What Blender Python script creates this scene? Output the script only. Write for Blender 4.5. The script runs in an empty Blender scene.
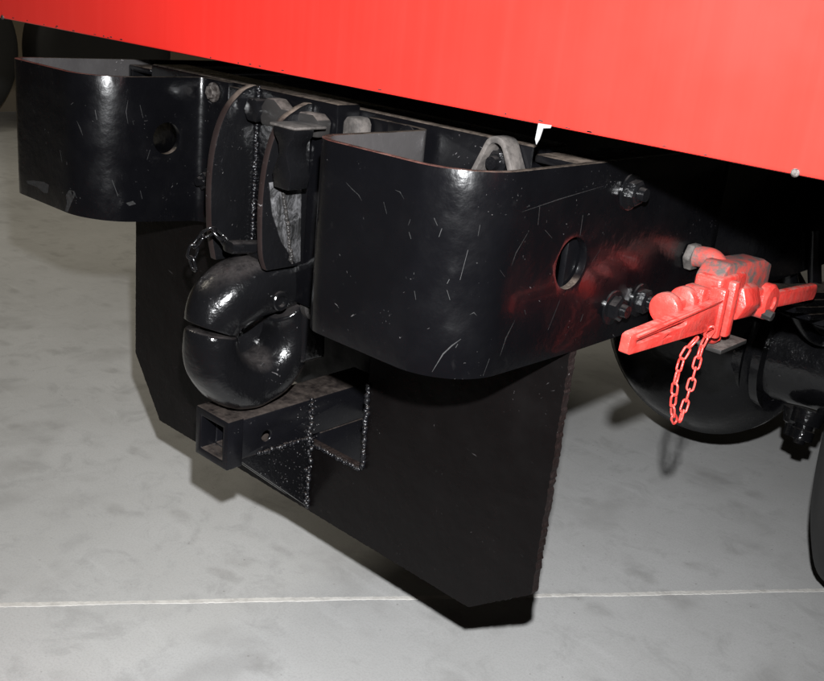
import bpy, bmesh, math, random
from mathutils import Vector, Matrix

random.seed(7)
scene = bpy.context.scene
col = scene.collection
R = math.radians

# ---------------------------------------------------------------- camera
cam_d = bpy.data.cameras.new("camera")
cam = bpy.data.objects.new("camera", cam_d)
col.objects.link(cam)
cam.location = (1.0715, -0.9884, 1.100)
cam.rotation_euler = (1.22897, -0.09542, 0.74700)
cam_d.sensor_fit = 'HORIZONTAL'
cam_d.sensor_width = 36.0
cam_d.lens = 996.5 / 824.0 * 36.0
cam_d.clip_start = 0.02
cam_d.clip_end = 100.0
scene.camera = cam

# ---------------------------------------------------------------- world: dim warm indoor air
world = bpy.data.worlds.new("World")
scene.world = world
world.use_nodes = True
bg = world.node_tree.nodes["Background"]
bg.inputs[0].default_value = (1.0, 0.90, 0.74, 1)
bg.inputs[1].default_value = 0.016

# ---------------------------------------------------------------- lamps: the camera's flash and two unseen lamps added to fill the left floor
fl = bpy.data.lights.new("camera_flash", 'SPOT')
fl.shadow_soft_size = 0.013
fl.spot_size = R(104)
fl.spot_blend = 1.0
fl.energy = 335.0
fl.color = (0.975, 0.985, 1.0)
flo = bpy.data.objects.new("camera_flash", fl)
col.objects.link(flo)
flo.location = (1.0480, -0.9460, 1.2335)
aim = Vector((-0.75, 0.85, 0.34)) - Vector(flo.location)     # the head points a little left of the lens axis
flo.rotation_euler = aim.to_track_quat('-Z', 'Y').to_euler()

fill_lamps = [(-3.0, -0.4, 3.2), (-3.0, 2.6, 3.2)]
for i, p in enumerate(fill_lamps):
    l = bpy.data.lights.new("fill_lamp", 'AREA')
    l.shape = 'RECTANGLE'; l.size = 0.25; l.size_y = 2.4
    l.energy = 32.0
    l.color = (1.0, 0.925, 0.77)
    lo = bpy.data.objects.new("fill_lamp", l)
    col.objects.link(lo)
    lo.location = p

scene.view_settings.view_transform = 'Standard'
scene.view_settings.look = 'None'
scene.view_settings.exposure = 0.0
scene.view_settings.gamma = 1.0

# ---------------------------------------------------------------- materials
class NT:
    def __init__(s, name):
        s.m = bpy.data.materials.new(name); s.m.use_nodes = True
        s.t = s.m.node_tree; s.n = s.t.nodes
        s.b = s.n["Principled BSDF"]
        s.co = s.n.new("ShaderNodeTexCoord")
        s.geo = s.n.new("ShaderNodeNewGeometry")
    def link(s, a, b): s.t.links.new(a, b)
    def mapping(s, scale=(1, 1, 1), rot=(0, 0, 0)):
        m = s.n.new("ShaderNodeMapping"); s.link(s.geo.outputs["Position"], m.inputs[0])
        m.inputs["Scale"].default_value = scale; m.inputs["Rotation"].default_value = rot
        return m.outputs[0]
    def noise(s, scale, detail=4, rough=.55, vec=None, dist=0.0):
        n = s.n.new("ShaderNodeTexNoise"); n.inputs["Scale"].default_value = scale
        n.inputs["Detail"].default_value = detail; n.inputs["Roughness"].default_value = rough
        n.inputs["Distortion"].default_value = dist
        s.link(vec if vec else s.geo.outputs["Position"], n.inputs["Vector"])
        return n.outputs[0]
    def voro(s, scale, feature='F1', vec=None, out="Distance", rnd=1.0):
        n = s.n.new("ShaderNodeTexVoronoi"); n.feature = feature
        n.inputs["Scale"].default_value = scale; n.inputs["Randomness"].default_value = rnd
        s.link(vec if vec else s.geo.outputs["Position"], n.inputs["Vector"])
        return n.outputs[out]
    def ramp(s, v, a, b, lo=0.0, hi=1.0):
        n = s.n.new("ShaderNodeMapRange"); n.inputs["From Min"].default_value = a; n.inputs["From Max"].default_value = b
        n.inputs["To Min"].default_value = lo; n.inputs["To Max"].default_value = hi; n.interpolation_type = 'SMOOTHSTEP'
        s.link(v, n.inputs["Value"]); return n.outputs[0]
    def math(s, op, a, b=None):
        n = s.n.new("ShaderNodeMath"); n.operation = op
        for i, v in enumerate((a, b)):
            if v is None: continue
            if isinstance(v, (int, float)): n.inputs[i].default_value = v
            else: s.link(v, n.inputs[i])
        return n.outputs[0]
    def mix(s, fac, a, b):
        n = s.n.new("ShaderNodeMix"); n.data_type = 'RGBA'
        for k, v in ((0, fac), (6, a), (7, b)):
            if isinstance(v, (int, float)): n.inputs[k].default_value = v
            elif isinstance(v, tuple): n.inputs[k].default_value = v + (1,)
            else: s.link(v, n.inputs[k])
        return n.outputs[2]
    def nz(s):
        x = s.n.new("ShaderNodeSeparateXYZ"); s.link(s.geo.outputs["Normal"], x.inputs[0]); return x.outputs[2]
    def pos(s):
        x = s.n.new("ShaderNodeSeparateXYZ"); s.link(s.geo.outputs["Position"], x.inputs[0]); return x.outputs
    def bump(s, h, strength, dist=0.001):
        n = s.n.new("ShaderNodeBump"); n.inputs["Strength"].default_value = strength; n.inputs["Distance"].default_value = dist
        s.link(h, n.inputs["Height"])
        prev = s.b.inputs["Normal"].links
        if prev: s.link(prev[0].from_socket, n.inputs["Normal"])
        s.link(n.outputs[0], s.b.inputs["Normal"])
    def color(s, c): s.link(c, s.b.inputs["Base Color"])
    def rough(s, r):
        if isinstance(r, (int, float)): s.b.inputs["Roughness"].default_value = r
        else: s.link(r, s.b.inputs["Roughness"])

def black_paint(name, base=(.0016, .0016, .0020), rough=.26, dust=.6, scratch=1.0, orange=.25, lump=0.0, dustcol=(.17, .135, .11), red=False, spec=.22, coat=0.0):
    k = NT(name)
    n1 = k.noise(14, 5)
    c = k.mix(k.ramp(n1, .45, .75), base, tuple(b * 1.25 for b in base))
    if red:                                     # overspray of the red paint near the valve
        x, y, z = k.pos()
        dy = k.math('DIVIDE', k.math('SUBTRACT', y, 0.07), 0.13)
        dz = k.math('DIVIDE', k.math('SUBTRACT', z, 0.785), 0.032)
        d = k.math('ADD', k.math('MULTIPLY', dy, dy), k.math('MULTIPLY', dz, dz))
        msk = k.math('MULTIPLY', k.ramp(d, 1.6, 0.0), k.ramp(k.noise(26, 6, .7), .40, .66))
        c = k.mix(k.math('MULTIPLY', msk, .06), c, (.032, .0028, .0038))
    # scuffs: long hair scratches in several directions, small ragged chips
    lines = None
    for q, rot_ in enumerate(((.6, .5, .2), (-1.0, .4, 1.1), (.3, -.9, -.5), (.1, 1.3, .4))):
        r1 = k.mapping((1, 1, 1), rot_)
        m2 = k.n.new("ShaderNodeMapping"); k.link(r1, m2.inputs[0]); m2.inputs["Scale"].default_value = (340, 340, 12 + 5 * q)
        v = k.noise(1, 2, .5, m2.outputs[0], .35)
        l_ = k.math('MULTIPLY', k.ramp(v, .70, .735), k.ramp(k.noise(9 + q * 5, 4, .65), .585, .64))
        lines = l_ if lines is None else k.math('MAXIMUM', lines, l_)
    chip = k.math('MULTIPLY', k.ramp(k.noise(210, 5, .7, None, 1.2), .66, .69), k.ramp(k.noise(8, 5, .65), .57, .66))
    sc = k.math('MAXIMUM', k.math('MULTIPLY', lines, .7), chip)
    sc = k.math('MULTIPLY', sc, .60 * scratch)
    c = k.mix(sc, c, (.21, .20, .20))
    # dust that settled on faces turned upwards
    up = k.ramp(k.nz(), .55, .95)
    dm = k.math('MULTIPLY', k.math('MULTIPLY', up, k.ramp(k.noise(55, 8, .75), .22, .72)), dust)
    c = k.mix(dm, c, dustcol)
    # dry dusty smears anywhere
    sm = k.math('MULTIPLY', k.ramp(k.noise(24, 7, .72, None, .6), .60, .80), .045 * dust)
    c = k.mix(sm, c, (.16, .15, .145))
    k.color(c)
    r = k.ramp(k.noise(20, 5), .3, .75, rough * .75, rough * 1.5)
    r = k.math('MAXIMUM', r, k.math('MULTIPLY', dm, .9))
    r = k.math('MAXIMUM', r, k.math('MULTIPLY', sc, .8))
    k.rough(r)
    k.b.inputs["Specular IOR Level"].default_value = spec
    if coat: k.b.inputs['Coat Weight'].default_value = coat; k.b.inputs['Coat Roughness'].default_value = .07
    k.bump(k.noise(22, 3, .5), min(1, orange * 1.6), .0022)
    k.bump(k.noise(75, 3), orange, .0012)
    k.bump(k.noise(420, 2), orange * .5, .0003)
    if lump: k.bump(k.noise(150, 4, .7), lump, .003)
    return k.m

M = {}
M['gloss'] = black_paint("black_gloss_paint", rough=.25, spec=.20, coat=.14, scratch=.55, orange=.42)
M['gloss_red'] = black_paint("black_gloss_paint_with_red_overspray", rough=.25, spec=.20, coat=.14, scratch=.55, orange=.42, red=True)
M['satin'] = black_paint("black_satin_paint", base=(.0024, .0020, .0020), rough=.30, dust=.3, scratch=.3, orange=.3, spec=.12)
M['edge'] = black_paint("torch_cut_edge", base=(.009, .0055, .005), rough=.5, dust=.06, scratch=1.5, orange=.8, lump=.9)
M['cast'] = black_paint("black_cast_iron_paint", base=(.0030, .0030, .0034), rough=.17, dust=.24, scratch=.8, orange=.7, lump=.14, spec=.34, coat=.2, dustcol=(.12, .105, .10))
M['tube'] = black_paint("black_tube_paint", base=(.0030, .0030, .0038), rough=.24, dust=.75, scratch=.5, orange=.25, dustcol=(.060, .048, .041))
M['weld'] = black_paint("black_weld_paint", base=(.004, .004, .005), rough=.22, spec=.38, dust=.2, scratch=1.6, orange=.8, lump=.5)
M['inside'] = black_paint("dusty_black_inside", base=(.030, .028, .028), rough=.45, dust=.9, scratch=2.0, orange=.5, dustcol=(.22, .18, .16))
M['rib_edge'] = black_paint("worn_rib_edge", base=(.012, .008, .0075), rough=.4, dust=.9, scratch=3.0, orange=.6)
M['under'] = black_paint("black_underbody_paint", base=(.005, .005, .005), rough=.5, dust=.3, scratch=.3)
M['bare'] = black_paint("worn_black_with_bare_edges", base=(.016, .015, .0145), rough=.4, dust=1.0, scratch=1.5, dustcol=(.12, .10, .09))

k = NT("dusty_grey_iron")
k.color(k.mix(k.ramp(k.noise(40, 6, .7), .35, .65), (.022, .019, .017), (.075, .066, .060)))
k.rough(.75); k.bump(k.noise(120, 5), .4, .002); M['grey'] = k.m

k = NT("smeared_grey_paint")
k.color(k.mix(k.ramp(k.noise(55, 8, .8, k.mapping((1, 1, .6)), .8), .40, .66), (.004, .004, .004), (.085, .084, .087)))
k.rough(.5); k.bump(k.noise(120, 5), .5, .002); M['smear'] = k.m

k = NT("scuffed_paint")
k.color(k.mix(k.ramp(k.noise(300, 5, .8), .40, .60), (.002, .002, .002), (.013, .0128, .0132))); k.rough(.6); M['scuff'] = k.m

k = NT("bare_bolt_steel")
k.color(k.mix(k.ramp(k.noise(120, 5, .7), .4, .65), (.025, .020, .018), (.12, .108, .10)))
k.b.inputs["Metallic"].default_value = .5; k.rough(.5); k.bump(k.noise(200, 4), .4, .001); M['steel'] = k.m

k = NT("red_body_paint")
st = k.noise(1, 4, .6, k.mapping((70, 70, .7)))
c = k.mix(k.ramp(st, .30, .80), (.50, .0170, .0120), (.515, .0195, .0142))
k.color(c)
k.rough(k.ramp(k.noise(8, 3), .3, .7, .30, .42)); k.bump(k.noise(90, 2), .06, .0006); k.bump(k.noise(2.2, 2), .15, .01)
M['red'] = k.m

k = NT("red_valve_paint")
c = k.mix(k.ramp(k.noise(45, 5), .4, .7), (.56, .036, .028), (.52, .060, .048))
up = k.math('MULTIPLY', k.ramp(k.nz(), .6, .95), k.ramp(k.noise(60, 6, .7), .36, .62))
c = k.mix(k.math('MULTIPLY', up, .55), c, (.33, .22, .19))
c = k.mix(k.ramp(k.noise(150, 5, .75), .62, .68), c, (.20, .10, .085))
k.color(c); k.rough(k.ramp(k.noise(50, 4), .3, .7, .25, .45)); k.bump(k.noise(160, 4, .65), .6, .0016); k.bump(k.noise(45, 3), .3, .003)
M['valve'] = k.m

k = NT("red_valve_dusty")
c = k.mix(k.ramp(k.noise(45, 6, .7), .40, .62), (.34, .04, .03), (.075, .064, .058))
k.color(c); k.rough(.7); k.bump(k.noise(140, 4, .65), .4, .0018)
M['valve_dusty'] = k.m

k = NT("worn_concrete")
big = k.noise(1.3, 6, .6)
c = k.mix(k.ramp(big, .32, .70), (.355, .353, .345), (.415, .414, .408))
md = k.noise(11, 8, .70, None, .6)
c = k.mix(k.ramp(md, .48, .70, 0, .46), c, (.235, .233, .226))
bl = k.noise(3.1, 4, .5, k.mapping((1.5, 1.0, 1), (0, 0, .6)))
c = k.mix(k.ramp(bl, .53, .68, 0, .42), c, (.235, .230, .222))
wv = k.n.new("ShaderNodeMix"); wv.data_type = 'RGBA'; wv.inputs[0].default_value = .10
k.link(k.mapping((1.0, 1.6, 1), (0, 0, .55)), wv.inputs[6])
nn = k.n.new("ShaderNodeTexNoise"); nn.inputs["Scale"].default_value = 9; nn.inputs["Detail"].default_value = 5; k.link(k.geo.outputs["Position"], nn.inputs["Vector"]); k.link(nn.outputs["Color"], wv.inputs[7])
blots = k.math('MULTIPLY', k.ramp(k.voro(9.5, 'F1', wv.outputs[2]), .42, .16), k.ramp(k.noise(4.3, 3), .46, .62))
blots = k.math('MULTIPLY', blots, k.ramp(k.noise(30, 6, .7), .30, .62, .35, 1.0))
c = k.mix(k.math("MULTIPLY", blots, .45), c, (.205, .20, .192))
sw = k.noise(1, 5, .6, k.mapping((3.2, 22, 1), (0, 0, .9)))
c = k.mix(k.ramp(sw, .54, .74, 0, .30), c, (.47, .47, .465))
pit = k.math('MULTIPLY', k.ramp(k.voro(38), .10, .05), k.ramp(k.noise(6, 2), .50, .62))
c = k.mix(k.math('MULTIPLY', pit, .55), c, (.12, .105, .095))
fine = k.noise(260, 4, .7)
c = k.mix(k.ramp(fine, .42, .72, 0, .38), c, (.24, .235, .228))
k.color(c); k.rough(k.ramp(md, .3, .7, .50, .72))
k.bump(k.noise(110, 5, .6), .12, .002); k.bump(k.noise(9, 4), .1, .006)
M['concrete'] = k.m

k = NT("pale_joint_filler")
c = k.mix(k.ramp(k.noise(28, 6, .7), .40, .66), (.52, .505, .475), (.40, .385, .36))
k.color(c); k.rough(.75); k.bump(k.noise(90, 5), .5, .003); M['joint'] = k.m

k = NT("tyre_rubber")
k.color(k.mix(k.noise(30, 5), (.0035, .0035, .0035), (.008, .0075, .007))); k.rough(.7); k.bump(k.noise(150, 3), .3, .001); M['rubber'] = k.m
k = NT("brown_wall")
k.color(k.mix(k.noise(3, 5), (.15, .12, .08), (.19, .155, .11))); k.rough(.85); M['wall'] = k.m
k = NT("light_spot_white")  # pale colour imitating a bright spot of light under the panel
k.color(k.mix(k.noise(60, 4), (.12, .12, .12), (.22, .22, .22))); k.rough(.45); M['light_spot'] = k.m

# ---------------------------------------------------------------- helpers
WLOC = {}
def link(o, parent, w):
    col.objects.link(o)
    WLOC[o.name] = Vector(w)
    if parent is not None:
        o.parent = parent
        o.location = Vector(w) - WLOC[parent.name]
    else:
        o.location = w
    return o

def obj(name, bm, mat, parent=None, smooth=35, bevel=0.0, segs=2, cutters=None, recalc=True, extra=None):
    """one mesh object; vertices come in world metres, the origin goes to the middle of the piece"""
    if recalc: bmesh.ops.recalc_face_normals(bm, faces=bm.faces)
    vs = [v.co for v in bm.verts]
    lo = Vector((min(v.x for v in vs), min(v.y for v in vs), min(v.z for v in vs)))
    hi = Vector((max(v.x for v in vs), max(v.y for v in vs), max(v.z for v in vs)))
    c = (lo + hi) / 2
    bmesh.ops.translate(bm, verts=bm.verts, vec=-c)
    me = bpy.data.meshes.new(name); bm.to_mesh(me); bm.free()
    me.materials.append(mat)
    if extra: me.materials.append(extra)
    o = bpy.data.objects.new(name, me)
    link(o, parent, c)
    if cutters or bevel:
        tmp = bpy.data.objects.new("tmp", me); col.objects.link(tmp)
        cuts = []
        for cb in cutters or []:
            cm = bpy.data.meshes.new("cut"); bmesh.ops.translate(cb, verts=cb.verts, vec=-c)
            bmesh.ops.recalc_face_normals(cb, faces=cb.faces); cb.to_mesh(cm); cb.free()
            co = bpy.data.objects.new("cut", cm); col.objects.link(co); cuts.append(co)
            md = tmp.modifiers.new("b", 'BOOLEAN'); md.object = co; md.operation = 'DIFFERENCE'; md.solver = 'EXACT'
        if bevel:
            md = tmp.modifiers.new("v", 'BEVEL'); md.width = bevel; md.segments = segs; md.limit_method = 'ANGLE'; md.angle_limit = R(35)
        dg = bpy.context.evaluated_depsgraph_get()
        nm = bpy.data.meshes.new_from_object(tmp.evaluated_get(dg))
        nm.name = name
        o.data = nm
        for x in cuts + [tmp]:
            d = x.data; bpy.data.objects.remove(x)
            if d.users == 0: bpy.data.meshes.remove(d)
        me = nm
        if not me.materials: me.materials.append(mat)
    me.shade_smooth(); me.set_sharp_from_angle(angle=R(smooth))
    return o

def empty(name, w, parent=None):
    o = bpy.data.objects.new(name, None); o.empty_display_size = .05
    return link(o, parent, w)

def copy_of(src, parent, w, rot=None):
    o = bpy.data.objects.new(src.name.split('.')[0], src.data)
    link(o, parent, w)
    o.rotation_euler = rot if rot is not None else src.rotation_euler
    return o

def box(bm, x0, x1, y0, y1, z0, z1):
    v = [bm.verts.new((x, y, z)) for x in (x0, x1) for y in (y0, y1) for z in (z0, z1)]
    for f in ((0, 1, 3, 2), (4, 6, 7, 5), (0, 4, 5, 1), (2, 3, 7, 6), (0, 2, 6, 4), (1, 5, 7, 3)):
        bm.faces.new([v[i] for i in f])

def BOX(*a):
    bm = bmesh.new(); box(bm, *a); return bm

def prism(poly, axis, a0, a1, bm=None):
    """polygon in the two other axes (in x,y,z order), extruded along axis"""
    bm = bm or bmesh.new()
    def P(p, a):
        q = list(p); q.insert(axis, a); return q
    A = [bm.verts.new(P(p, a0)) for p in poly]; B = [bm.verts.new(P(p, a1)) for p in poly]
    bm.faces.new(A); bm.faces.new(B[::-1])
    n = len(poly)
    for i in range(n): bm.faces.new((A[i], A[(i + 1) % n], B[(i + 1) % n], B[i]))
    return bm

def basis(d):
    d = Vector(d).normalized()
    u = d.cross(Vector((0, 0, 1)))
    if u.length < 1e-3: u = d.cross(Vector((0, 1, 0)))
    u.normalize(); return d, u, d.cross(u)

def cyl(p, q, r0, r1=None, n=24, bm=None, phase=0):
    bm = bm or bmesh.new(); r1 = r0 if r1 is None else r1
    p, q = Vector(p), Vector(q); d, u, w = basis(q - p)
    ring = lambda c, r: [bm.verts.new(c + (u * math.cos(t) + w * math.sin(t)) * r) for t in [phase + i * 2 * math.pi / n for i in range(n)]]
    A, B = ring(p, r0), ring(q, r1)
    for i in range(n): bm.faces.new((A[i], A[(i + 1) % n], B[(i + 1) % n], B[i]))
    bm.faces.new(A[::-1]); bm.faces.new(B)
    return bm

def lathe(center, axis, prof, n=48, bm=None):
    """prof: list of (along axis, radius)"""
    bm = bm or bmesh.new(); c = Vector(center); d, u, w = basis(axis)
    rings = []
    for a, r in prof:
        if r < 1e-6: rings.append([bm.verts.new(c + d * a)])
        else: rings.append([bm.verts.new(c + d * a + (u * math.cos(t) + w * math.sin(t)) * r) for t in [i * 2 * math.pi / n for i in range(n)]])
    for A, B in zip(rings, rings[1:]):
        if len(A) == 1 and len(B) == 1: continue
        for i in range(n):
            j = (i + 1) % n
            if len(A) == 1: bm.faces.new((A[0], B[j], B[i]))
            elif len(B) == 1: bm.faces.new((A[i], A[j], B[0]))
            else: bm.faces.new((A[i], A[j], B[j], B[i]))
    if len(rings[0]) > 1: bm.faces.new(rings[0][::-1])
    if len(rings[-1]) > 1: bm.faces.new(rings[-1])
    return bm

def catmull(pts, m=6):
    pts = [Vector(p) for p in pts]; out = []
    P = [pts[0] * 2 - pts[1]] + pts + [pts[-1] * 2 - pts[-2]]
    for i in range(1, len(P) - 2):
        for k_ in range(m):
            t = k_ / m; a, b, c, d = P[i - 1:i + 3]
            out.append(.5 * ((2 * b) + (c - a) * t + (2 * a - 5 * b + 4 * c - d) * t * t + (3 * b - a - 3 * c + d) * t ** 3))
    out.append(pts[-1]); return out

def sweep(path, radii, side=(1, 0, 0), n=18, bm=None, cap=True, power=2.0):
    """tube along path; radii = (in plane, along side) per point"""
    bm = bm or bmesh.new(); path = [Vector(p) for p in path]; s = Vector(side).normalized(); rings = []
    N = len(path)
    for i, p in enumerate(path):
        t = (path[min(i + 1, N - 1)] - path[max(i - 1, 0)]).normalized()
        w = t.cross(s).normalized(); ss = w.cross(t).normalized()
        ra, rb = radii[i]; ring = []
        for j in range(n):
            a = j * 2 * math.pi / n; ca, sa = math.cos(a), math.sin(a)
            ca = math.copysign(abs(ca) ** (2 / power), ca); sa = math.copysign(abs(sa) ** (2 / power), sa)
            ring.append(bm.verts.new(p + w * (ra * ca) + ss * (rb * sa)))
        rings.append(ring)
    for A, B in zip(rings, rings[1:]):
        for j in range(n): bm.faces.new((A[j], A[(j + 1) % n], B[(j + 1) % n], B[j]))
    if cap:
        bm.faces.new(rings[0][::-1]); bm.faces.new(rings[-1])
    return bm

def torus_link(length, width, r, n=20, m=8):
    """an oval chain link lying in x (length) and y (width)"""
    pts = []
    st = (length - width) / 2; rr = width / 2 - r
    for i in range(n):
        a = i * 2 * math.pi / n
        x, y = rr * math.cos(a), rr * math.sin(a)
        pts.append(Vector((x + (st if x > 0 else -st if x < -1e-9 else 0), y, 0)))
    bm = bmesh.new(); rings = []
    for i in range(n):
        t = (pts[(i + 1) % n] - pts[i - 1]).normalized(); w = t.cross(Vector((0, 0, 1)))
        rings.append([bm.verts.new(pts[i] + (w * math.cos(b) + Vector((0, 0, 1)) * math.sin(b)) * r) for b in [j * 2 * math.pi / m for j in range(m)]])
    for i in range(n):
        A, B = rings[i], rings[(i + 1) % n]
        for j in range(m): bm.faces.new((A[j], A[(j + 1) % m], B[(j + 1) % m], B[j]))
    return bm

def weld(name, p, q, r, parent, mat, n=None, jit=.3):
    p, q = Vector(p), Vector(q); L = (q - p).length; n = n or max(4, int(L / (r * .6)))
    bm = bmesh.new()
    for i in range(n + 1):
        c = p.lerp(q, i / n) + Vector([random.uniform(-1, 1) * r * jit for _ in range(3)])
        bmesh.ops.create_icosphere(bm, subdivisions=1, radius=r * random.uniform(.55, 1.35), matrix=Matrix.Translation(c) @ Matrix.Rotation(random.random() * 6, 4, (random.random(), random.random(), .5)))
    return obj(name, bm, mat, parent, smooth=60)

def roughen(bm, amp, sc=1.0):
    from mathutils import noise as mn
    for v in bm.verts:
        v.co += mn.noise_vector(v.co * sc) * amp

# ================================================================ THE SETTING
bm = bmesh.new()
vs = [bm.verts.new(p) for p in ((-9, -4, 0), (6, -4, 0), (6, 9, 0), (-9, 9, 0))]; bm.faces.new(vs)
floor = obj("floor", bm, M['concrete']); floor["kind"] = "structure"

# pale filler in the slab joint
a, b = Vector((-.415, -.309, 0)), Vector((.57, .979, 0)); d = (b - a).normalized(); nrm = Vector((-d.y, d.x, 0))
bm = bmesh.new(); row = []
for i in range(-700, 1201):
    c = a + d * (i * .005)
    w0 = .0052 + .0016 * math.sin(i * .11) * math.sin(i * .037) + random.uniform(-.0009, .0009)
    w1 = .0050 + .0012 * math.sin(i * .073 + 1) + random.uniform(-.0009, .0009)
    off = .0012 * math.sin(i * .021)
    row.append((bm.verts.new(c + nrm * (off - w0 - .002) + Vector((0, 0, -.001))), bm.verts.new(c + nrm * (off - w0) + Vector((0, 0, .0007))),
                bm.verts.new(c + nrm * (off + w1) + Vector((0, 0, .0007))), bm.verts.new(c + nrm * (off + w1 + .002) + Vector((0, 0, -.001)))))
for A, B in zip(row, row[1:]):
    for j in range(3): bm.faces.new((A[j], A[j + 1], B[j + 1], B[j]))
obj("joint_filler", bm, M['joint'], floor)

wall = obj("wall", BOX(-5.95, -5.80, -4, 9, 0.0, 3.4), M['wall']); wall["kind"] = "structure"

# ================================================================ THE TRUCK
truck = empty("truck", (0, .4, 0))
truck["label"] = "black rear end of a truck with red body panel, bumperettes and pintle hook"
truck["category"] = "truck"

# ---- red body
bm = bmesh.new()
PB = .982
prof = [(-.155, 1.70), (-.155, PB + .004), (-.1535, PB + .0012), (-.150, PB), (-.120, PB), (-.120, PB + .004), (-.149, PB + .004), (-.149, 1.70)]
prism(prof, 0, -1.05, 1.05, bm)
panel = obj("body_panel", bm, M['red'], truck)
panel["label"] = "glossy red body panel along the top of the picture"
bm = BOX(-1.0, 1.0, -.118, 2.6, 1.0, 1.06); obj("body_floor", bm, M['under'], truck)
for X in (-.32, .32):
    pass
# chipped paint along the lower edge: bare metal flakes
flk = bmesh.new()
for i in range(26):
    x = random.uniform(-.6, .78); w_ = random.uniform(.0015, .006); h_ = random.uniform(.0006, .0016)
    z = PB + random.uniform(.0025, .0045)
    box(flk, x, x + w_, -.1558, -.1549, z, z + h_)
f_ = obj("chipped_edge", flk, M['bare'], panel); f_["kind"] = "stuff"
# white piece at the lower edge, standing in for a spot of bright light
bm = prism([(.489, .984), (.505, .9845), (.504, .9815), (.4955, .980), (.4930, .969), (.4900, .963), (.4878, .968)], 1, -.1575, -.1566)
t_ = obj("bright_light_spot", bm, M['light_spot'], panel); t_["label"] = "small white piece standing in for bright light at the edge"
# screw head at the lower right
bm = lathe((.752, -.155, .9845), (0, -1, 0), [(-.001, .0038), (.0012, .0038), (.002, .0028), (.0022, 0)], 14)
obj("screw", bm, M['steel'], panel)
bm = lathe((-.632, -.155, .9845), (0, -1, 0), [(-.001, .0038), (.0012, .0038), (.002, .0028), (.0022, 0)], 14)
obj("screw", bm, M['steel'], panel)

# ---- frame
for s in (-1, 1):
    poly = [(s * .460, .695), (s * .460, .930), (s * .395, .930), (s * .395, .920), (s * .450, .920), (s * .450, .705), (s * .395, .705), (s * .395, .695)]
    bm = bmesh.new()
    A = [bm.verts.new((x, -.022, z)) for x, z in poly]; B = [bm.verts.new((x, 2.7, z)) for x, z in poly]
    bm.faces.new(A); bm.faces.new(B[::-1])
    for i in range(8): bm.faces.new((A[i], A[(i + 1) % 8], B[(i + 1) % 8], B[i]))
    obj("frame_rail", bm, M['gloss'], truck, bevel=.003)
cross = obj("crossmember", BOX(-.393, .393, -.022, .050, .742, .938), M['gloss'], truck, bevel=.004)
obj("crossmember", BOX(-.200, .260, .150, .215, .400, .735), M['under'], truck, bevel=.004)
# upright straps on the crossmember
for X in (-.150, .150):
    obj("strap", BOX(X - .020, X + .020, -.034, -.023, .745, .932), M['gloss'], cross, bevel=.0015)

# ---- bolts (shared meshes): hex head on a washer, axis +Y is out of the surface
def bolt_mesh(r, h, shank=0.0):
    bm = lathe((0, 0, 0), (0, 1, 0), [(0, r * 1.55), (.0025, r * 1.55), (.003, r * 1.45), (.003, 0)], 24)
    d, u, w = basis((0, 1, 0))
    c0 = Vector((0, .003, 0))
    cyl(c0, c0 + d * h * .8, r * 1.12, r * 1.12, 6, bm); cyl(c0 + d * h * .78, c0 + d * h, r * 1.1, r * .85, 6, bm)
    if shank: cyl(c0 + d * h * .9, c0 + d * (h + shank), r * .62, r * .55, 14, bm)
    bmesh.ops.recalc_face_normals(bm, faces=bm.faces)
    me = bpy.data.meshes.new("bolt"); bm.to_mesh(me); bm.free(); me.materials.append(M['cast'])
    me.shade_smooth(); me.set_sharp_from_angle(angle=R(30)); return me
BM = {'a': bolt_mesh(.0125, .011, .008), 'b': bolt_mesh(.015, .012), 'c': bolt_mesh(.0145, .012, .008), 'd': bolt_mesh(.0095, .007)}
def bolt(kind, w, parent, face='-y', roll=.3):
    o = bpy.data.objects.new("bolt", BM[kind]); link(o, parent, w)
    m = {'-y': Matrix.Rotation(math.pi, 4, 'Z'), '+x': Matrix.Rotation(-math.pi / 2, 4, 'Z'), '-x': Matrix.Rotation(math.pi / 2, 4, 'Z'), '+z': Matrix.Rotation(math.pi / 2, 4, 'X')}[face]
    o.rotation_euler = (m @ Matrix.Rotation(roll, 4, 'Y')).to_euler(); return o

# ---- bumperettes: bent straps
def rounded(path):
    """path: (x, y, radius); returns polyline"""
    out = []
    n = len(path)
    for i, (x, y, r) in enumerate(path):
        p = Vector((x, y))
        if r == 0 or i in (0, n - 1): out.append(p); continue
        a = (Vector(path[i - 1][:2]) - p).normalized(); b = (Vector(path[i + 1][:2]) - p).normalized()
        ang = a.angle(b); tl = r / math.tan(ang / 2); c = p + (a + b).normalized() * (r / math.sin(ang / 2))
        s0 = p + a * tl - c; e0 = p + b * tl - c
        t0 = math.atan2(s0.y, s0.x); t1 = math.atan2(e0.y, e0.x); dt = (t1 - t0 + math.pi) % (2 * math.pi) - math.pi
        m = max(6, int(r / .0035))
        for k_ in range(m + 1): out.append(c + Vector((math.cos(t0 + dt * k_ / m), math.sin(t0 + dt * k_ / m))) * r)
    return out

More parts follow.
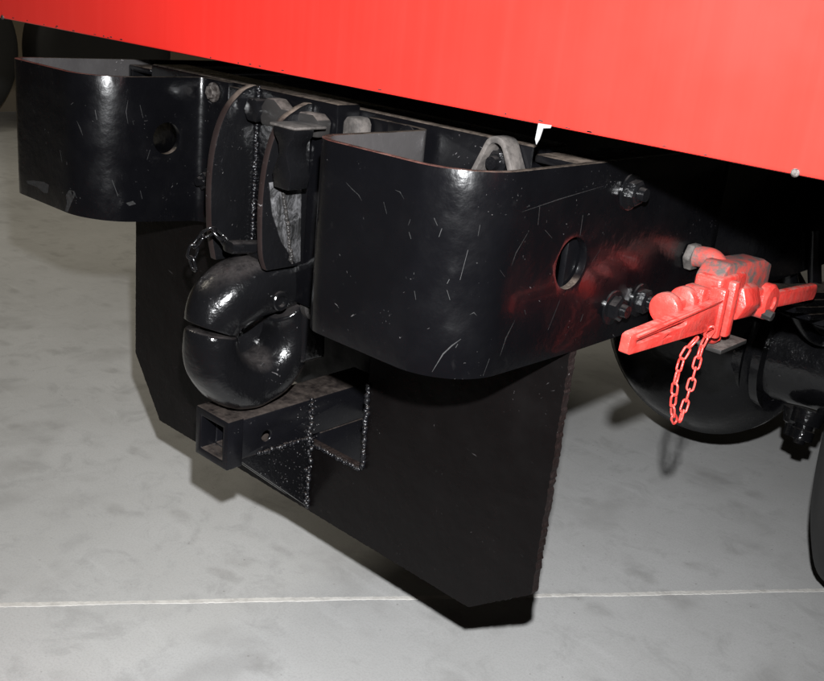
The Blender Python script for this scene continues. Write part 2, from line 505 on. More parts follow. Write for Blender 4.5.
def bumperette(s):
    th = .0095
    ri, ro = (.040, .078) if s > 0 else (.070, .034)
    path = rounded([(.168, -.0345, 0), (.2305, -.0345, .014), (.2305, -.230, ri), (.472, -.230, ro), (.472, .34, 0)])
    # densify the straight runs
    P = [path[0]]
    for q in path[1:]:
        L = (q - P[-1]).length; m = max(1, int(L / .02)); p0 = P[-1].copy()
        for i in range(1, m + 1): P.append(p0.lerp(q, i / m))
    N = len(P); bm = bmesh.new(); rows = []
    NZ = 6
    for i, p in enumerate(P):
        t = (P[min(i + 1, N - 1)] - P[max(i - 1, 0)]).normalized(); nr = Vector((-t.y, t.x))
        # inward is towards the middle of the U
        q = p + nr * th
        u = max(0, min(1, (p.y + .23) / .25))
        zb = (.728 - .022 * u) if s < 0 else (.708 - .006 * u)
        zt = .932 if s > 0 else .937
        wob = .0012 * math.sin(i * .7)
        o_ = [bm.verts.new((s * p.x, p.y, zb + (zt - zb) * j / NZ)) for j in range(NZ + 1)]
        n_ = [bm.verts.new((s * q.x, q.y, zb + (zt - zb) * j / NZ)) for j in range(NZ + 1)]
        rows.append((o_, n_))
    for (a0, b0), (a1, b1) in zip(rows, rows[1:]):
        for j in range(NZ):
            bm.faces.new((a0[j], a1[j], a1[j + 1], a0[j + 1])); bm.faces.new((b0[j + 1], b1[j + 1], b1[j], b0[j])).material_index = 1
        bm.faces.new((a0[NZ], a1[NZ], b1[NZ], b0[NZ])); bm.faces.new((b0[0], b1[0], a1[0], a0[0]))
    for (a0, b0) in (rows[0], rows[-1]):
        for j in range(NZ): bm.faces.new((a0[j], a0[j + 1], b0[j + 1], b0[j]))
    cuts = [cyl((s * .44, -.030, .818), (s * .50, -.030, .818), .031, n=40), cyl((s * .21, -.100, .846), (s * .26, -.100, .846), .024, n=40)]
    o = obj("bumperette", bm, M['gloss_red'] if s > 0 else M['gloss'], truck, bevel=.0016, cutters=cuts, extra=M['inside'])
    bolt('d', (s * .204, -.0345, .918), o, '-y', .2); bolt('a', (s * .212, -.0345, .780), o, '-y', .5)
    bolt('c', (s * .472, .075, .893), o, '+x' if s > 0 else '-x', .2)
    bolt('c', (s * .472, .080, .746), o, '+x' if s > 0 else '-x', .6)
    bolt('c', (s * .472, .146, .745), o, '+x' if s > 0 else '-x', .1)
    return o
bl_ = bumperette(-1); bl_["label"] = "far left bumperette, scuffed black U-shaped strap"
br_ = bumperette(1); br_["label"] = "near right bumperette with traces of red overspray"
for o in list(bl_.children):
    if abs(o.location.z + WLOC[bl_.name].z - .918) < .01:
        o.data = o.data.copy(); o.data.materials[0] = M['steel']

SCR_R = [[[(0.2979,-0.2303,0.892),(0.2981,-0.2303,0.8922)],[(0.3077,-0.2303,0.8865),(0.3084,-0.2303,0.8873)],[(0.3184,-0.2303,0.8822),(0.3192,-0.2303,0.8829)],[(0.3245,-0.2303,0.8771),(0.3248,-0.2303,0.8773)]],[[(0.3565,-0.2303,0.8828),(0.3571,-0.2303,0.883)],[(0.3625,-0.2303,0.8711),(0.3631,-0.2303,0.8714)]],[[(0.3961,-0.2303,0.8594),(0.3969,-0.2302,0.8597)],[(0.3997,-0.2301,0.8527),(0.4005,-0.23,0.8531)]],[[(0.4234,-0.2246,0.8797),(0.4239,-0.2245,0.8801)],[(0.4276,-0.2228,0.8724),(0.428,-0.2226,0.8728)]],[[(0.4567,-0.199,0.7537),(0.4569,-0.1988,0.7534)],[(0.4508,-0.206,0.7462),(0.4514,-0.2053,0.7452)],[(0.4445,-0.2119,0.7356),(0.4454,-0.2112,0.7349)],[(0.4372,-0.2174,0.7134),(0.4374,-0.2172,0.7132)]],[[(0.4722,-0.1238,0.8666),(0.4722,-0.1235,0.8664)],[(0.4722,-0.1427,0.8448),(0.4722,-0.1412,0.8442)],[(0.4722,-0.1471,0.8309),(0.4722,-0.1468,0.8308)]],[[(0.4713,-0.1639,0.7285),(0.4714,-0.1632,0.7282)],[(0.4702,-0.1701,0.7092),(0.4703,-0.1694,0.709)]],[[(0.4604,-0.1936,0.7808),(0.4603,-0.1937,0.781)],[(0.4627,-0.1897,0.7828),(0.4627,-0.1897,0.7839)],[(0.4645,-0.1862,0.7793),(0.4645,-0.1861,0.7794)]],[[(0.4722,-0.141,0.8887),(0.4722,-0.1412,0.889)],[(0.4722,-0.0729,0.8964),(0.4722,-0.0737,0.8974)],[(0.4722,0.0137,0.9046),(0.4722,0.0135,0.9049)]],[[(0.46,-0.1943,0.8777),(0.4602,-0.194,0.8776)],[(0.4596,-0.1949,0.8661),(0.4598,-0.1946,0.8661)]],[[(0.4722,-0.094,0.8642),(0.4722,-0.0935,0.8645)],[(0.4722,-0.0781,0.8534),(0.4722,-0.0775,0.8537)]],[[(0.4711,-0.1653,0.8286),(0.4712,-0.1649,0.8288)],[(0.4721,-0.1561,0.8199),(0.4721,-0.1557,0.82)]],[[(0.3714,-0.2303,0.8986),(0.3715,-0.2303,0.8988)],[(0.3784,-0.2303,0.8977),(0.3791,-0.2303,0.8984)],[(0.3851,-0.2303,0.892),(0.3854,-0.2303,0.8921)]],[[(0.4722,-0.1105,0.8936),(0.4722,-0.1094,0.8934)],[(0.4722,-0.109,0.8716),(0.4722,-0.1078,0.8714)]],[[(0.4722,-0.0223,0.8741),(0.4722,-0.021,0.8739)],[(0.4722,-0.0217,0.8495),(0.4722,-0.0204,0.8493)]],[[(0.4722,-0.1271,0.7666),(0.4722,-0.1267,0.7664)],[(0.4722,-0.1402,0.7482),(0.4722,-0.1384,0.7474)],[(0.4722,-0.1462,0.7282),(0.4722,-0.1457,0.728)]],[[(0.4422,-0.2138,0.8062),(0.4425,-0.2136,0.8064)],[(0.4455,-0.2111,0.7958),(0.4458,-0.2108,0.796)]],[[(0.4722,-0.043,0.7759),(0.4722,-0.0422,0.7756)],[(0.4722,-0.0587,0.742),(0.4722,-0.0579,0.7417)]],[[(0.4722,0.0276,0.8269),(0.4722,0.0282,0.8266)],[(0.4722,0.0139,0.8139),(0.4722,0.0145,0.8136)]],[[(0.4543,-0.202,0.8509),(0.4546,-0.2017,0.8509)],[(0.4512,-0.2055,0.8184),(0.4515,-0.2052,0.8184)]],[[(0.4707,-0.1679,0.8876),(0.4706,-0.1682,0.8882)],[(0.4722,-0.1279,0.8938),(0.4722,-0.1284,0.8944)]],[[(0.4722,-0.1117,0.7754),(0.4722,-0.1107,0.7754)],[(0.4722,-0.1079,0.7694),(0.4722,-0.1069,0.7694)]],[[(0.3965,-0.2303,0.8731),(0.397,-0.2302,0.8731)],[(0.3944,-0.2303,0.8663),(0.3949,-0.2303,0.8663)]],[[(0.443,-0.2131,0.8182),(0.4435,-0.2128,0.818)],[(0.4416,-0.2143,0.8132),(0.442,-0.2139,0.813)]],[[(0.4722,0.0127,0.7495),(0.4722,0.0139,0.749)],[(0.4722,0.0092,0.7401),(0.4722,0.0105,0.7396)]],[[(0.4103,-0.2286,0.799),(0.4109,-0.2285,0.7992)],[(0.413,-0.228,0.7897),(0.4136,-0.2278,0.7899)]],[[(0.4319,-0.2206,0.8706),(0.4324,-0.2203,0.8705)],[(0.43,-0.2216,0.8612),(0.4305,-0.2214,0.8611)]],[[(0.4549,-0.2013,0.7479),(0.4553,-0.2009,0.7476)],[(0.4537,-0.2028,0.7436),(0.454,-0.2024,0.7433)]],[[(0.4722,0.0133,0.8232),(0.4722,0.0142,0.8231)],[(0.4722,0.0152,0.8162),(0.4722,0.0161,0.816)]],[[(0.4226,-0.225,0.88),(0.423,-0.2248,0.8804)],[(0.4274,-0.2229,0.8749),(0.4277,-0.2227,0.8753)]],[[(0.4722,-0.1233,0.7836),(0.4722,-0.1226,0.7835)],[(0.4722,-0.1205,0.7772),(0.4722,-0.1198,0.7771)]],[[(0.4722,-0.0449,0.8129),(0.4722,-0.0441,0.8125)],[(0.4722,-0.0497,0.8098),(0.4722,-0.0489,0.8094)]],[[(0.45,-0.2069,0.7515),(0.4503,-0.2066,0.751)],[(0.4454,-0.2112,0.7441),(0.4457,-0.2109,0.7437)]],[[(0.4001,-0.2301,0.767),(0.4007,-0.23,0.767)],[(0.3979,-0.2302,0.7598),(0.3986,-0.2302,0.7598)]],[[(0.4722,-0.0834,0.7924),(0.4722,-0.0827,0.792)],[(0.4722,-0.0868,0.7892),(0.4722,-0.0861,0.7888)]],[[(0.4468,-0.21,0.7715),(0.4472,-0.2096,0.7718)],[(0.4487,-0.2081,0.7646),(0.4491,-0.2077,0.7648)]],[[(0.4722,-0.0796,0.8835),(0.4722,-0.0788,0.883)],[(0.4722,-0.0902,0.8774),(0.4722,-0.0894,0.8769)]]]
SCR_L = [[[(-0.2737,-0.225,0.869),(-0.2733,-0.2249,0.8692)],[(-0.2694,-0.2231,0.8593),(-0.2681,-0.2224,0.86)],[(-0.2652,-0.2208,0.8491),(-0.2649,-0.2206,0.8493)]],[[(-0.2305,-0.1674,0.9045),(-0.2305,-0.1672,0.9045)],[(-0.231,-0.1708,0.8872),(-0.2308,-0.1699,0.8872)],[(-0.2305,-0.1674,0.8698),(-0.2305,-0.1672,0.8698)]],[[(-0.2302,-0.1301,0.83),(-0.2302,-0.1293,0.8298)],[(-0.2302,-0.1352,0.8152),(-0.2302,-0.1345,0.8149)]],[[(-0.237,-0.1905,0.7871),(-0.2368,-0.19,0.7873)],[(-0.2338,-0.1825,0.763),(-0.2337,-0.182,0.7632)]],[[(-0.2504,-0.2094,0.8879),(-0.2499,-0.2089,0.8881)],[(-0.2486,-0.2075,0.8739),(-0.2481,-0.207,0.8741)]],[[(-0.2302,-0.1478,0.897),(-0.2302,-0.147,0.8971)],[(-0.2302,-0.1426,0.8779),(-0.2302,-0.1418,0.878)]],[[(-0.3147,-0.2302,0.8199),(-0.3131,-0.2302,0.8203)],[(-0.3096,-0.2302,0.8029),(-0.308,-0.2302,0.8033)]],[[(-0.2807,-0.2274,0.7603),(-0.2799,-0.2272,0.7608)],[(-0.276,-0.2259,0.7546),(-0.2752,-0.2256,0.7551)]],[[(-0.2302,-0.1468,0.7691),(-0.2302,-0.1459,0.7692)],[(-0.2302,-0.1434,0.756),(-0.2302,-0.1424,0.7561)]],[[(-0.2302,-0.16,0.8741),(-0.2302,-0.1593,0.8742)],[(-0.2302,-0.1582,0.8683),(-0.2302,-0.1576,0.8684)]],[[(-0.27,-0.2234,0.8967),(-0.2693,-0.223,0.8966)],[(-0.2733,-0.2249,0.8837),(-0.2726,-0.2245,0.8837)]],[[(-0.2571,-0.2153,0.9148),(-0.2566,-0.215,0.9145)],[(-0.2615,-0.2185,0.9071),(-0.2609,-0.2182,0.9067)]],[[(-0.2344,-0.1841,0.8866),(-0.2341,-0.1833,0.8866)],[(-0.2348,-0.1852,0.8752),(-0.2345,-0.1844,0.8751)]],[[(-0.232,-0.176,0.8559),(-0.2319,-0.1755,0.8562)],[(-0.2307,-0.1688,0.8455),(-0.2306,-0.1683,0.8458)]],[[(-0.2798,-0.2272,0.8382),(-0.2789,-0.2269,0.838)],[(-0.2829,-0.228,0.8326),(-0.2819,-0.2278,0.8325)]],[[(-0.2302,-0.1223,0.7617),(-0.2302,-0.1212,0.7615)],[(-0.2302,-0.1242,0.7499),(-0.2302,-0.1232,0.7497)]],[[(-0.266,-0.2213,0.8498),(-0.2653,-0.2209,0.8502)],[(-0.2611,-0.2183,0.8401),(-0.2605,-0.2179,0.8405)]]]
CHIP_L = [[(-0.4219,-0.2302,0.7522),(-0.3992,-0.2302,0.7574),(-0.3647,-0.2302,0.7619),(-0.3495,-0.2302,0.7602),(-0.3532,-0.2302,0.747),(-0.3656,-0.2302,0.7444),(-0.3871,-0.2302,0.7495),(-0.4157,-0.2302,0.7486)],[(-0.3031,-0.2302,0.7296),(-0.2968,-0.2301,0.7433),(-0.2991,-0.2302,0.755),(-0.2911,-0.2296,0.7642),(-0.2806,-0.2274,0.7647),(-0.2775,-0.2264,0.7607),(-0.2872,-0.229,0.7437),(-0.2946,-0.23,0.7299)],[(-0.2309,-0.1704,0.752),(-0.2302,-0.1589,0.7542),(-0.2302,-0.1537,0.7491),(-0.2304,-0.1656,0.7471)]]
def scratches(parent, rows, chips):
    bm = bmesh.new()
    for r_ in rows:
        V = [[bm.verts.new(p) for p in q] for q in r_]
        for a_, b_ in zip(V, V[1:]): bm.faces.new((a_[0], b_[0], b_[1], a_[1]))
    for c_ in chips: bm.faces.new([bm.verts.new(p) for p in c_])
    o = obj("paint_scratches", bm, M['scuff'], parent, recalc=False); o["kind"] = "stuff"
scratches(br_, SCR_R[:28], []); scratches(bl_, SCR_L[:10], CHIP_L)
# bolt and bent tab seen inside the right bumperette
bolt('c', (.350, -.0225, .912), cross, '-y', .1)
tab = rounded([(.312, .872, 0), (.346, .945, .016), (.368, .945, .016), (.402, .880, 0)])
poly = [(p.x, p.y) for p in tab] + [(p.x, p.y) for p in rounded([(.394, .878, 0), (.365, .937, .012), (.349, .937, .012), (.320, .872, 0)])]
bm = bmesh.new(); prism(poly, 1, -.050, -.0235, bm)
obj("tab", bm, M['grey'], cross, bevel=.001)

# ---- lower plate with notch for the receiver
bm = bmesh.new()
def edge_pts(p, q, n, amp, rnd):
    out = []
    for i in range(n):
        t = i / n; out.append((p[0] + (q[0] - p[0]) * t + rnd.uniform(-amp, amp) * (i > 0), p[1] + (q[1] - p[1]) * t + rnd.uniform(-amp, amp) * (i > 0)))
    return out
rnd = random.Random(3)
corners = [(-.470, .740), (-.470, .398), (-.388, .288), (.371, .284), (.470, .357), (.471, .740), (.142, .740), (.140, .406), (-.140, .406), (-.140, .740)]
poly = []
amps = [.0005, .0006, .0006, .0008, .0011, .0, .0016, .0006, .001, 0]
for i, p in enumerate(corners):
    q = corners[(i + 1) % len(corners)]
    L = math.dist(p, q); poly += edge_pts(p, q, max(1, int(L / .004)), amps[i], rnd)
A = [bm.verts.new((x, 0, z)) for x, z in poly]; B = [bm.verts.new((x + rnd.uniform(-.001, .001), .014, z)) for x, z in poly]
n = len(poly)
side = [bm.faces.new((A[i], A[(i + 1) % n], B[(i + 1) % n], B[i])) for i in range(n)]
for f in side: f.material_index = 1
bm.edges.ensure_lookup_table()
for V in (A, B):
    S = set(V); ed = [e for e in bm.edges if e.verts[0] in S and e.verts[1] in S]
    bmesh.ops.triangle_fill(bm, use_beauty=True, edges=ed)
plate = obj("hitch_plate", bm, M['satin'], truck, smooth=10)
plate.data.materials.append(M['edge'])
plate["label"] = "large matt black steel plate with cut lower corners"
weld("weld_bead", (.146, -.003, .410), (.144, -.003, .545), .0042, plate, M['weld'])
weld("weld_bead", (.036, -.002, .4055), (.138, -.002, .4055), .0035, plate, M['weld'])

# ---- receiver tube
def sq(bm, hw, zc, y0, y1, inner):
    ro = [(-hw, -hw), (hw, -hw), (hw, hw), (-hw, hw)]; ri = [(-inner, -inner), (inner, -inner), (inner, inner), (-inner, inner)]
    V = lambda L, y: [bm.verts.new((x, y, zc + z)) for x, z in L]
    a, b_, c, d_ = V(ro, y0), V(ro, y1), V(ri, y0), V(ri, y1)
    for i in range(4):
        j = (i + 1) % 4
        bm.faces.new((a[i], a[j], b_[j], b_[i])); bm.faces.new((c[j], c[i], d_[i], d_[j]))
        bm.faces.new((a[j], a[i], c[i], c[j])); bm.faces.new((b_[i], b_[j], d_[j], d_[i]))
    return bm
bm = sq(bmesh.new(), .0318, .4525, -.1465, .145, .0255)
tube = obj("receiver_tube", bm, M['tube'], truck, bevel=.0035, segs=3, cutters=[cyl((.02, -.096, .4455), (.05, -.096, .4455), .0082, n=24), cyl((-.02, -.096, .4455), (-.05, -.096, .4455), .0082, n=24)])
tube["label"] = "square black receiver tube, open at its end"
obj("tube_backing", BOX(-.0318, .0316, .0155, .148, .330, .4195), M['tube'], tube, bevel=.002)
bm = sq(bmesh.new(), .0385, .4520, -.174, -.1455, .0262)
obj("collar", bm, M['tube'], tube, bevel=.002)
bm = prism([(-.146, .420), (.001, .420), (.001, .290)], 0, .018, .030)
g = obj("gusset", bm, M['cast'], tube, bevel=.001)
bm = prism([(-.146, .420), (.001, .420), (.001, .290)], 0, -.030, -.018)
obj("gusset", bm, M['cast'], tube, bevel=.001)
weld("weld_bead", (.0335, -.010, .486), (.0335, -.008, .412), .0042, tube, M['weld'], jit=.7)
weld("weld_bead", (.0325, -.110, .4195), (.0325, -.012, .4195), .0036, tube, M['weld'], jit=.5)
weld("weld_bead", (.031, -.005, .418), (.031, -.005, .296), .0040, tube, M['weld'], jit=.9)
# spatter on the gusset and on the tube beside it
bm = bmesh.new()
for i in range(130):
    y = random.uniform(-.10, .0); z = random.uniform(.30, .425)
    if z < .420 - (y + .146) * (.13 / .147) + .004 and z < .418: continue
    bmesh.ops.create_icosphere(bm, subdivisions=1, radius=random.uniform(.0006, .0019), matrix=Matrix.Translation((.0302, y, z)))
for i in range(60):
    y = random.gauss(-.012, .014); z = random.uniform(.415, .480)
    bmesh.ops.create_icosphere(bm, subdivisions=1, radius=random.uniform(.0006, .0020), matrix=Matrix.Translation((.0318, y, z)))
sp_ = obj("weld_spatter", bm, M['weld'], tube, smooth=60); sp_["kind"] = "stuff"

# ---- pintle mount: backing plate, two curved ribs, castings
mount = obj("pintle_mount", BOX(-.085, .105, -.066, -.0235, .655, .945), M['gloss'], truck, bevel=.003)
def rib(x0, x1, shift=0.0, low=.700, name="mount_rib", top=.948):
    front = catmull([(-.072, top, 0), (-.092, top - .008, 0), (-.118, .914, 0), (-.135, .872, 0), (-.142, .815, 0), (-.139, .745, 0), (-.130, low, 0)], 6)
    poly = [(p.x + shift, p.y) for p in front] + [(-.0665, low), (-.0665, top)]
    bm = prism(poly, 0, x0, x1)
    for f in bm.faces:
        if len(f.verts) == 4: f.material_index = 1
    return obj(name, bm, M['cast'], mount, bevel=.0025, extra=M['rib_edge'])
rib(-.074, -.060); r2 = rib(.046, .058, -.004, .715, top=.940)
weld("weld_bead", (-.058, -.067, .945), (-.058, -.067, .72), .0030, mount, M['weld'], jit=.5)
weld("weld_bead", (.0615, -.118, .842), (.0615, -.092, .722), .0030, mount, M['bare'], jit=.3)
# hourglass casting right of the ribs, dusty flat top
hg = [(-.030, .0), (-.026, .010), (-.014, .020), (-.010, .032), (-.017, .045), (-.026, .060), (-.020, .078), (.020, .078), (.026, .060), (.017, .045), (.010, .032), (.014, .020), (.026, .010), (.030, 0)]
bm = prism([(.092 + x * .72, .915 - z) for x, z in hg], 1, -.146, -.112)
hgo = obj("bracket", bm, M['cast'], mount, bevel=.002)
obj("bracket_cap", BOX(.067, .117, -.149, -.094, .9155, .9195), M['grey'], hgo, bevel=.002)
# pale dusty web beside the casting
bm = prism([(-.138, .838), (-.082, .842), (-.075, .722), (-.084, .720), (-.112, .755), (-.130, .795)], 0, .0582, .0606)
obj("web", bm, M['smear'], mount, bevel=.0008)
# bar across the top with worn upper edge, nut and block
bm = prism([(-.020, .900), (-.026, .920), (-.012, .938), (.006, .938), (.022, .928), (.085, .930), (.098, .922), (.095, .900)], 1, -.092, -.067)
obj("top_bar", bm, M['bare'], mount, bevel=.004)
bm = cyl((-.034, -.098, .918), (-.034, -.067, .918), .018, .018, 6); obj("nut", bm, M['cast'], mount, bevel=.003)
bm = prism([(.112, .880), (.112, .924), (.118, .932), (.136, .932), (.141, .924), (.141, .880)], 1, -.062, -.036); obj("block", bm, M['grey'], cross, bevel=.003)

# ---- pintle hook
def arc(cy, cz, r, a0, a1, n):
    return [(0, cy + r * math.cos(R(a0 + (a1 - a0) * i / n)), cz + r * math.sin(R(a0 + (a1 - a0) * i / n))) for i in range(n + 1)]
HC = (-.110, .599)
bm = bmesh.new()
pts = arc(HC[0], HC[1], .071, 38, -196, 44)
rad = []
for i in range(45):
    t = i / 44; rr = .0355 + .003 * math.sin(t * math.pi) - .003 * max(0, (t - .85) / .15)
    rad.append((rr, rr + .006))
sweep(pts, rad, bm=bm, n=28, power=2.3)
roughen(bm, .0035, 18); roughen(bm, .0012, 40)
hook = obj("pintle_hook", bm, M['cast'], truck, smooth=50, bevel=.004)
hook["label"] = "rounded glossy black pintle hook with closed jaw"
bm = bmesh.new()
pts = catmull([(0, -.006, .672), (0, -.045, .678), (0, -.090, .680), (0, -.126, .675), (0, -.153, .661), (0, -.172, .644), (0, -.181, .625)], 6)
N = len(pts)
rad = []
for i in range(N):
    t = i / (N - 1); ra = .034 + .008 * math.sin(min(1, t * 1.15) * math.pi) if t < .87 else None
    ra = .038 + .008 * math.sin(t * math.pi); rad.append((ra, .036 + .011 * math.sin(t * math.pi)))
sweep(pts, rad, bm=bm, n=28, power=2.6); roughen(bm, .0045, 16); roughen(bm, .0012, 40)
obj("latch", bm, M['cast'], hook, smooth=50, bevel=.005)
bm = BOX(-.048, .048, -.050, .0, .555, .735); bmesh.ops.subdivide_edges(bm, edges=bm.edges[:], cuts=4, use_grid_fill=True); roughen(bm, .003, 22)
obj("base", bm, M['cast'], hook, bevel=.008, segs=3, smooth=50)
obj("shank", cyl((0, -.002, .615), (0, .15, .615), .036, n=28), M['cast'], hook, bevel=.003)
bm = lathe((-.028, HC[0], HC[1]), (1, 0, 0), [(-.030, .050), (.012, .052), (.006, .040), (-.004, .022), (-.008, 0)], 32)
roughen(bm, .003, 30)
obj("throat", bm, M['cast'], hook, smooth=60)
# pivot boss on the cheek, lever on top
bm = lathe((.0425, -.098, .664), (1, 0, 0), [(-.006, .0145), (.0085, .0145), (.010, .013), (.010, .0085), (.004, .0075), (.004, 0)], 24)
obj("pivot_pin", bm, M['cast'], hook)
bm = sweep([(.012, -.165, .742), (.014, -.120, .738), (.016, -.075, .722), (.016, -.060, .716)], [(.0085, .013)] * 4, n=14, power=3.5)
obj("latch_lever", bm, M['cast'], hook, bevel=.002)
bm = cyl((-.02, -.118, .728), (.045, -.118, .728), .007, n=14); obj("lever_pin", bm, M['cast'], hook, bevel=.001)
bm = lathe((.048, -.030, .650), (1, 0, 0), [(-.004, .026), (.006, .026), (.009, .022), (.009, .012), (.005, .010), (.005, 0)], 24); obj("grease_cap", bm, M['bare'], hook)
# small safety chain
lm = torus_link(.026, .0165, .0022)
tmpo = obj("chain_link", lm, M['cast'], hook, smooth=60)
def chain(first, pts, parent, twist0=0.0, start=0):
    P = [Vector(p) for p in pts]; o = None
    for i in range(len(P) - 1):
        mid = (P[i] + P[i + 1]) / 2; d_ = (P[i + 1] - P[i]).normalized()
        if first is not None and i == 0: o = first; o.location = mid - WLOC[parent.name]; WLOC[o.name] = mid
        else: o = copy_of(first0, parent, mid)
        q = d_.to_track_quat('X', 'Z'); o.rotation_euler = (q.to_matrix().to_4x4() @ Matrix.Rotation(twist0 + (i % 2) * math.pi / 2 + random.uniform(-.25, .25), 4, 'X')).to_euler()
first0 = tmpo
chain(tmpo, [(-.035, -.185, .700), (-.037, -.190, .718), (-.033, -.188, .735), (-.026, -.180, .751), (-.016, -.168, .760), (-.008, -.158, .748), (-.003, -.150, .735)], hook, .5)

# ---- red valve and dummy coupling outside the right rail
XV = .535
body = obj("coupling_valve", BOX(XV - .022, XV + .018, .205, .280, .725, .785), M['valve'], truck, bevel=.006, segs=3)
body["label"] = "bright red shut-off valve and coupling with lever"
# slotted blade
def slot_poly(p0, p1, h0, h1, n=8):
    (y0, z0), (y1, z1) = p0, p1; out = []
    for i in range(n + 1):
        a = R(90 + 180 * i / n); out.append((y0 + h0 * math.cos(a) * .7, z0 + h0 * math.sin(a)))
    for i in range(n + 1):
        a = R(-90 + 180 * i / n); out.append((y1 + h1 * math.cos(a) * .7, z1 + h1 * math.sin(a)))
    return out
bm = prism([(-.024, .7335), (-.022, .7530), (-.016, .7555), (.205, .7625), (.212, .757), (.212, .724), (.198, .721), (-.018, .7305)], 0, XV + .012, XV + .024)
cut = prism([(.056, .7345), (.080, .7345), (.070, .7390)], 0, XV, XV + .04)
cut2 = prism(slot_poly((-.004, .7430), (.110, .7455), .0026, .0034), 0, XV, XV + .04)
obj("coupling_blade", bm, M['valve'], body, bevel=.002, cutters=[cut, cut2])
bm = prism([(-.010, .7530), (.200, .7625), (.200, .7590), (-.010, .7498)], 0, XV + .018, XV + .0275); obj("blade_flange", bm, M['valve'], body, bevel=.001)
# face discs of the coupling
for y0, y1, r, z in ((.098, .116, .0205, .757), (.142, .160, .0185, .760)):
    bm = lathe((XV - .004, y0, z), (0, 1, 0), [(0, r * .7), (.002, r * .95), (.005, r), (y1 - y0 - .004, r), (y1 - y0, r * .9)], 28)
    obj("coupling_disc", bm, M['valve'], body, smooth=40)
obj("neck", BOX(XV - .016, XV + .004, .112, .208, .742, .766), M['valve'], body, bevel=.004)
obj("lug", BOX(XV - .012, XV + .016, .160, .182, .748, .778), M['valve'], body, bevel=.003)
# upright flange, lower bolt boss
obj("flange", BOX(XV + .002, XV + .029, .196, .210, .708, .775), M['valve'], body, bevel=.004)
obj("flange", BOX(XV - .004, XV + .028, .226, .243, .704, .780), M['valve'], body, bevel=.004)
bm = lathe((XV + .005, .236, .712), (0, 0, -1), [(0, .013), (.016, .012), (.022, .007), (.024, 0)], 20); obj("drain_plug", bm, M['valve'], body)
# top block, dusty, and hexagon towards the lever
bm = prism([(.215, .782), (.235, .800), (.345, .792), (.372, .782), (.372, .742), (.215, .742)], 0, XV - .026, XV + .012)
obj("valve_top", bm, M['valve_dusty'], body, bevel=.004)
bm = cyl((XV, .268, .742), (XV, .318, .738), .030, .030, 8); obj("valve_barrel", bm, M['valve'], body, bevel=.003)
bm = cyl((XV, .318, .736), (XV, .352, .733), .024, .024, 6, phase=.3); obj("hex_nut", bm, M['valve'], body, bevel=.003)
bm = lathe((XV + .004, .365, .730), (1, 0, 0), [(-.022, .026), (.018, .026), (.022, .022), (.023, .010), (.020, .008), (.020, 0)], 24); obj("pivot_cap", bm, M['valve'], body)
bm = cyl((XV + .022, .352, .716), (XV + .036, .352, .714), .008, .007, 6); obj("set_screw", bm, M['bare'], body)
# lever with rounded end
bm = prism(slot_poly((.375, .729), (.540, .7165), .0115, .0125), 0, XV + .010, XV + .021); obj("lever", bm, M['valve'], body, bevel=.002)
# elbow coming out of the frame, dusty grey
bm = sweep(catmull([(.474, .262, .790), (.492, .262, .793), (.510, .260, .793), (XV - .010, .258, .780)], 5), [(.0145, .0145)] * 16, side=(0, 1, 0), n=18)
obj("elbow", bm, M['valve_dusty'], body, smooth=50)
bm = cyl((.473, .262, .790), (.484, .262, .790), .020, .020, 6); obj("elbow_nut", bm, M['grey'], body, bevel=.002)
# small bracket plate under the body
bm = BOX(.473, XV + .028, .222, .300, .682, .688); obj("valve_bracket", bm, M['bare'], truck, bevel=.001)

ch = torus_link(.0205, .0120, .00155)
cc = empty("coupling_chain", (XV + .012, .178, .60), truck)
first0 = obj("chain_link", ch, M['valve'], cc, smooth=60)
XC = XV + .020
def strand(pts, n):
    P = catmull(pts, 12); L = [0]
    for a_, b_ in zip(P, P[1:]): L.append(L[-1] + (b_ - a_).length)
    out = []
    for i in range(n + 1):
        d_ = L[-1] * i / n; j = max(k_ for k_ in range(len(L)) if L[k_] <= d_ + 1e-9); j = min(j, len(P) - 2)
        out.append(P[j].lerp(P[j + 1], (d_ - L[j]) / max(1e-9, L[j + 1] - L[j])))
    return out
DY = -.024
s1 = strand([(XC + .008, .166 + DY, .722), (XC, .154 + DY, .700), (XC, .146 + DY, .668), (XC, .150 + DY, .638), (XC, .156 + DY, .616), (XC, .169 + DY, .602)], 8)
s2 = strand([(XC + .008, .204 + DY, .728), (XC, .203 + DY, .704), (XC, .196 + DY, .672), (XC, .191 + DY, .639), (XC, .185 + DY, .616), (XC + .004, .173 + DY, .604)], 9)
chain(first0, s1, cc, .3)
chain(None, s2, cc, 1.0)

# ---- rear axle
AX = (.158, 1.10, .440)
bm = lathe(AX, (0, -1, 0), [(-.16, .12), (-.10, .19), (.0, .240), (.020, .248), (.040, .246), (.050, .232), (.085, .214), (.120, .185), (.150, .142), (.168, .090), (.176, .04), (.177, 0)], 64)
axle = obj("rear_axle", bm, M['gloss'], truck, smooth=40)
axle["label"] = "round black differential housing of the rear axle"
bm = lathe((.165, 1.08, .440), (1, 0, 0), [(0, .150), (.03, .135), (.06, .124), (.10, .116), (.118, .116), (.120, .136), (.140, .136), (.142, .114), (.158, .112), (.160, .132), (.178, .132), (.180, .108), (.26, .100), (.455, .092)], 40)
obj("axle_tube", bm, M['cast'], axle, smooth=40)
bm = lathe((.06, 1.10, .440), (-1, 0, 0), [(0, .125), (.05, .10), (.10, .085), (.75, .075)], 32)
obj("axle_tube", bm, M['cast'], axle, smooth=40)
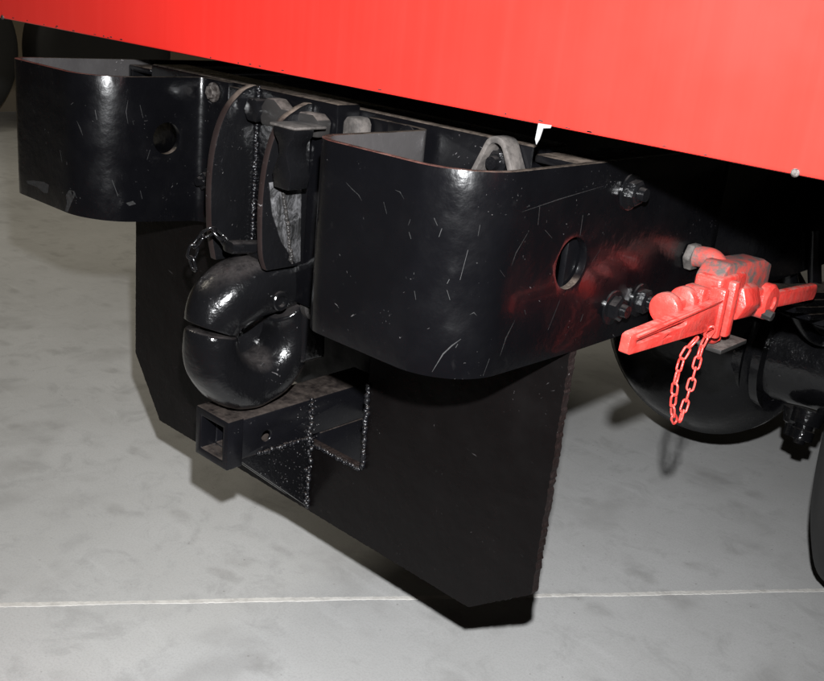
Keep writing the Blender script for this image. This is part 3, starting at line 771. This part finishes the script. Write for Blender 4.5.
# torque rod boss with nut under the tube and a ridge on top of the housing
bm = lathe((.452, .985, .365), (0, -.3, -1), [(0, .032), (.03, .030), (.032, .018), (.040, .018), (.042, .024), (.062, .024), (.064, .012), (.072, .011)], 20); obj("spring_bolt", bm, M['cast'], axle, smooth=30)
bm = lathe((.425, 1.00, .355), (0, -.2, -1), [(0, .030), (.03, .024), (.035, .016), (.058, .016)], 18); obj("spring_bolt", bm, M['cast'], axle, smooth=30)
bm = sweep(catmull([(.10, .985, .60), (.22, .985, .585), (.34, .99, .565), (.45, 1.0, .552)], 5), [(.024, .03)] * 16, side=(0, 1, 0), n=12); obj("brake_pipe", bm, M['gloss'], axle, smooth=50)
# leaf spring pack on the right, with clamps
for i in range(6):
    zc = .590 + i * .0125; hl = .34 + i * .075
    pts = [(0, 1.10 + hl * t, zc + .17 * (hl * t) ** 2) for t in [j / 8 for j in range(-8, 9)]]
    bm = sweep([(.505, y, z) for _, y, z in pts], [(.0055, .032)] * 17, n=8, power=6); obj("spring_leaf", bm, M['gloss'], axle, smooth=30)
for y in (1.03, 1.17):
    for x in (.462, .548):
        obj("u_bolt", cyl((x, y, .33), (x, y, .70), .010, n=12), M['cast'], axle)
# hose hanging beside the spring
bm = sweep(catmull([(.43, .70, .80), (.432, .745, .70), (.435, .775, .655), (.440, .84, .585), (.455, .92, .535), (.46, 1.02, .52)], 6), [(.014, .014)] * 31, n=14); obj("brake_hose", bm, M['gloss'], axle, smooth=50)
bm = sweep(catmull([(.47, .72, .78), (.472, .785, .665), (.478, .86, .60), (.485, .95, .55), (.49, 1.04, .53)], 6), [(.012, .012)] * 25, n=14); obj("brake_hose", bm, M['gloss'], axle, smooth=50)

# ---- wheels
def wheel(name, x0, width, cy, rad, parent, w_empty=None, axis=(1, 0, 0)):
    c = Vector((x0, cy, rad)); h = width
    prof = [(0.02, rad * .50), (.012, rad * .58), (.0, rad * .72), (-.004, rad * .80), (.004, rad * .90), (.020, rad * .965), (.04, rad * .985), (h - .04, rad * .985), (h - .02, rad * .965), (h - .004, rad * .90), (h + .004, rad * .80), (h, rad * .72), (h - .012, rad * .58), (h - .02, rad * .50)]
    t = obj(name, lathe(c, axis, prof, 72), M['rubber'], parent, smooth=40)
    rm = obj("rim", lathe(c, axis, [(.03, rad * .49), (.03, rad * .46), (h * .45, rad * .42), (h * .5, rad * .15), (h * .52, 0)], 48), M['under'], t, smooth=40)
    return t
wheel("wheel", .572, .23, 1.10, .458, truck)
wheel("wheel", -.818, .23, 1.10, .452, truck)

# ---- two dark wheels standing far behind on the left
def far_wheel(cy, label):
    e = empty("wheel", (-5.05, cy, 0))
    t = wheel("tyre", -5.15, .24, cy, .50, e)
    e["label"] = label; e["category"] = "wheel"; e["group"] = "dark wheels far behind on the left"
    return e
far_wheel(2.06 - .505, "dark tyre at the far left edge behind the left bumperette")
far_wheel(2.13 + .515, "dark tyre in the shadow under the red panel, beyond the left bumperette")
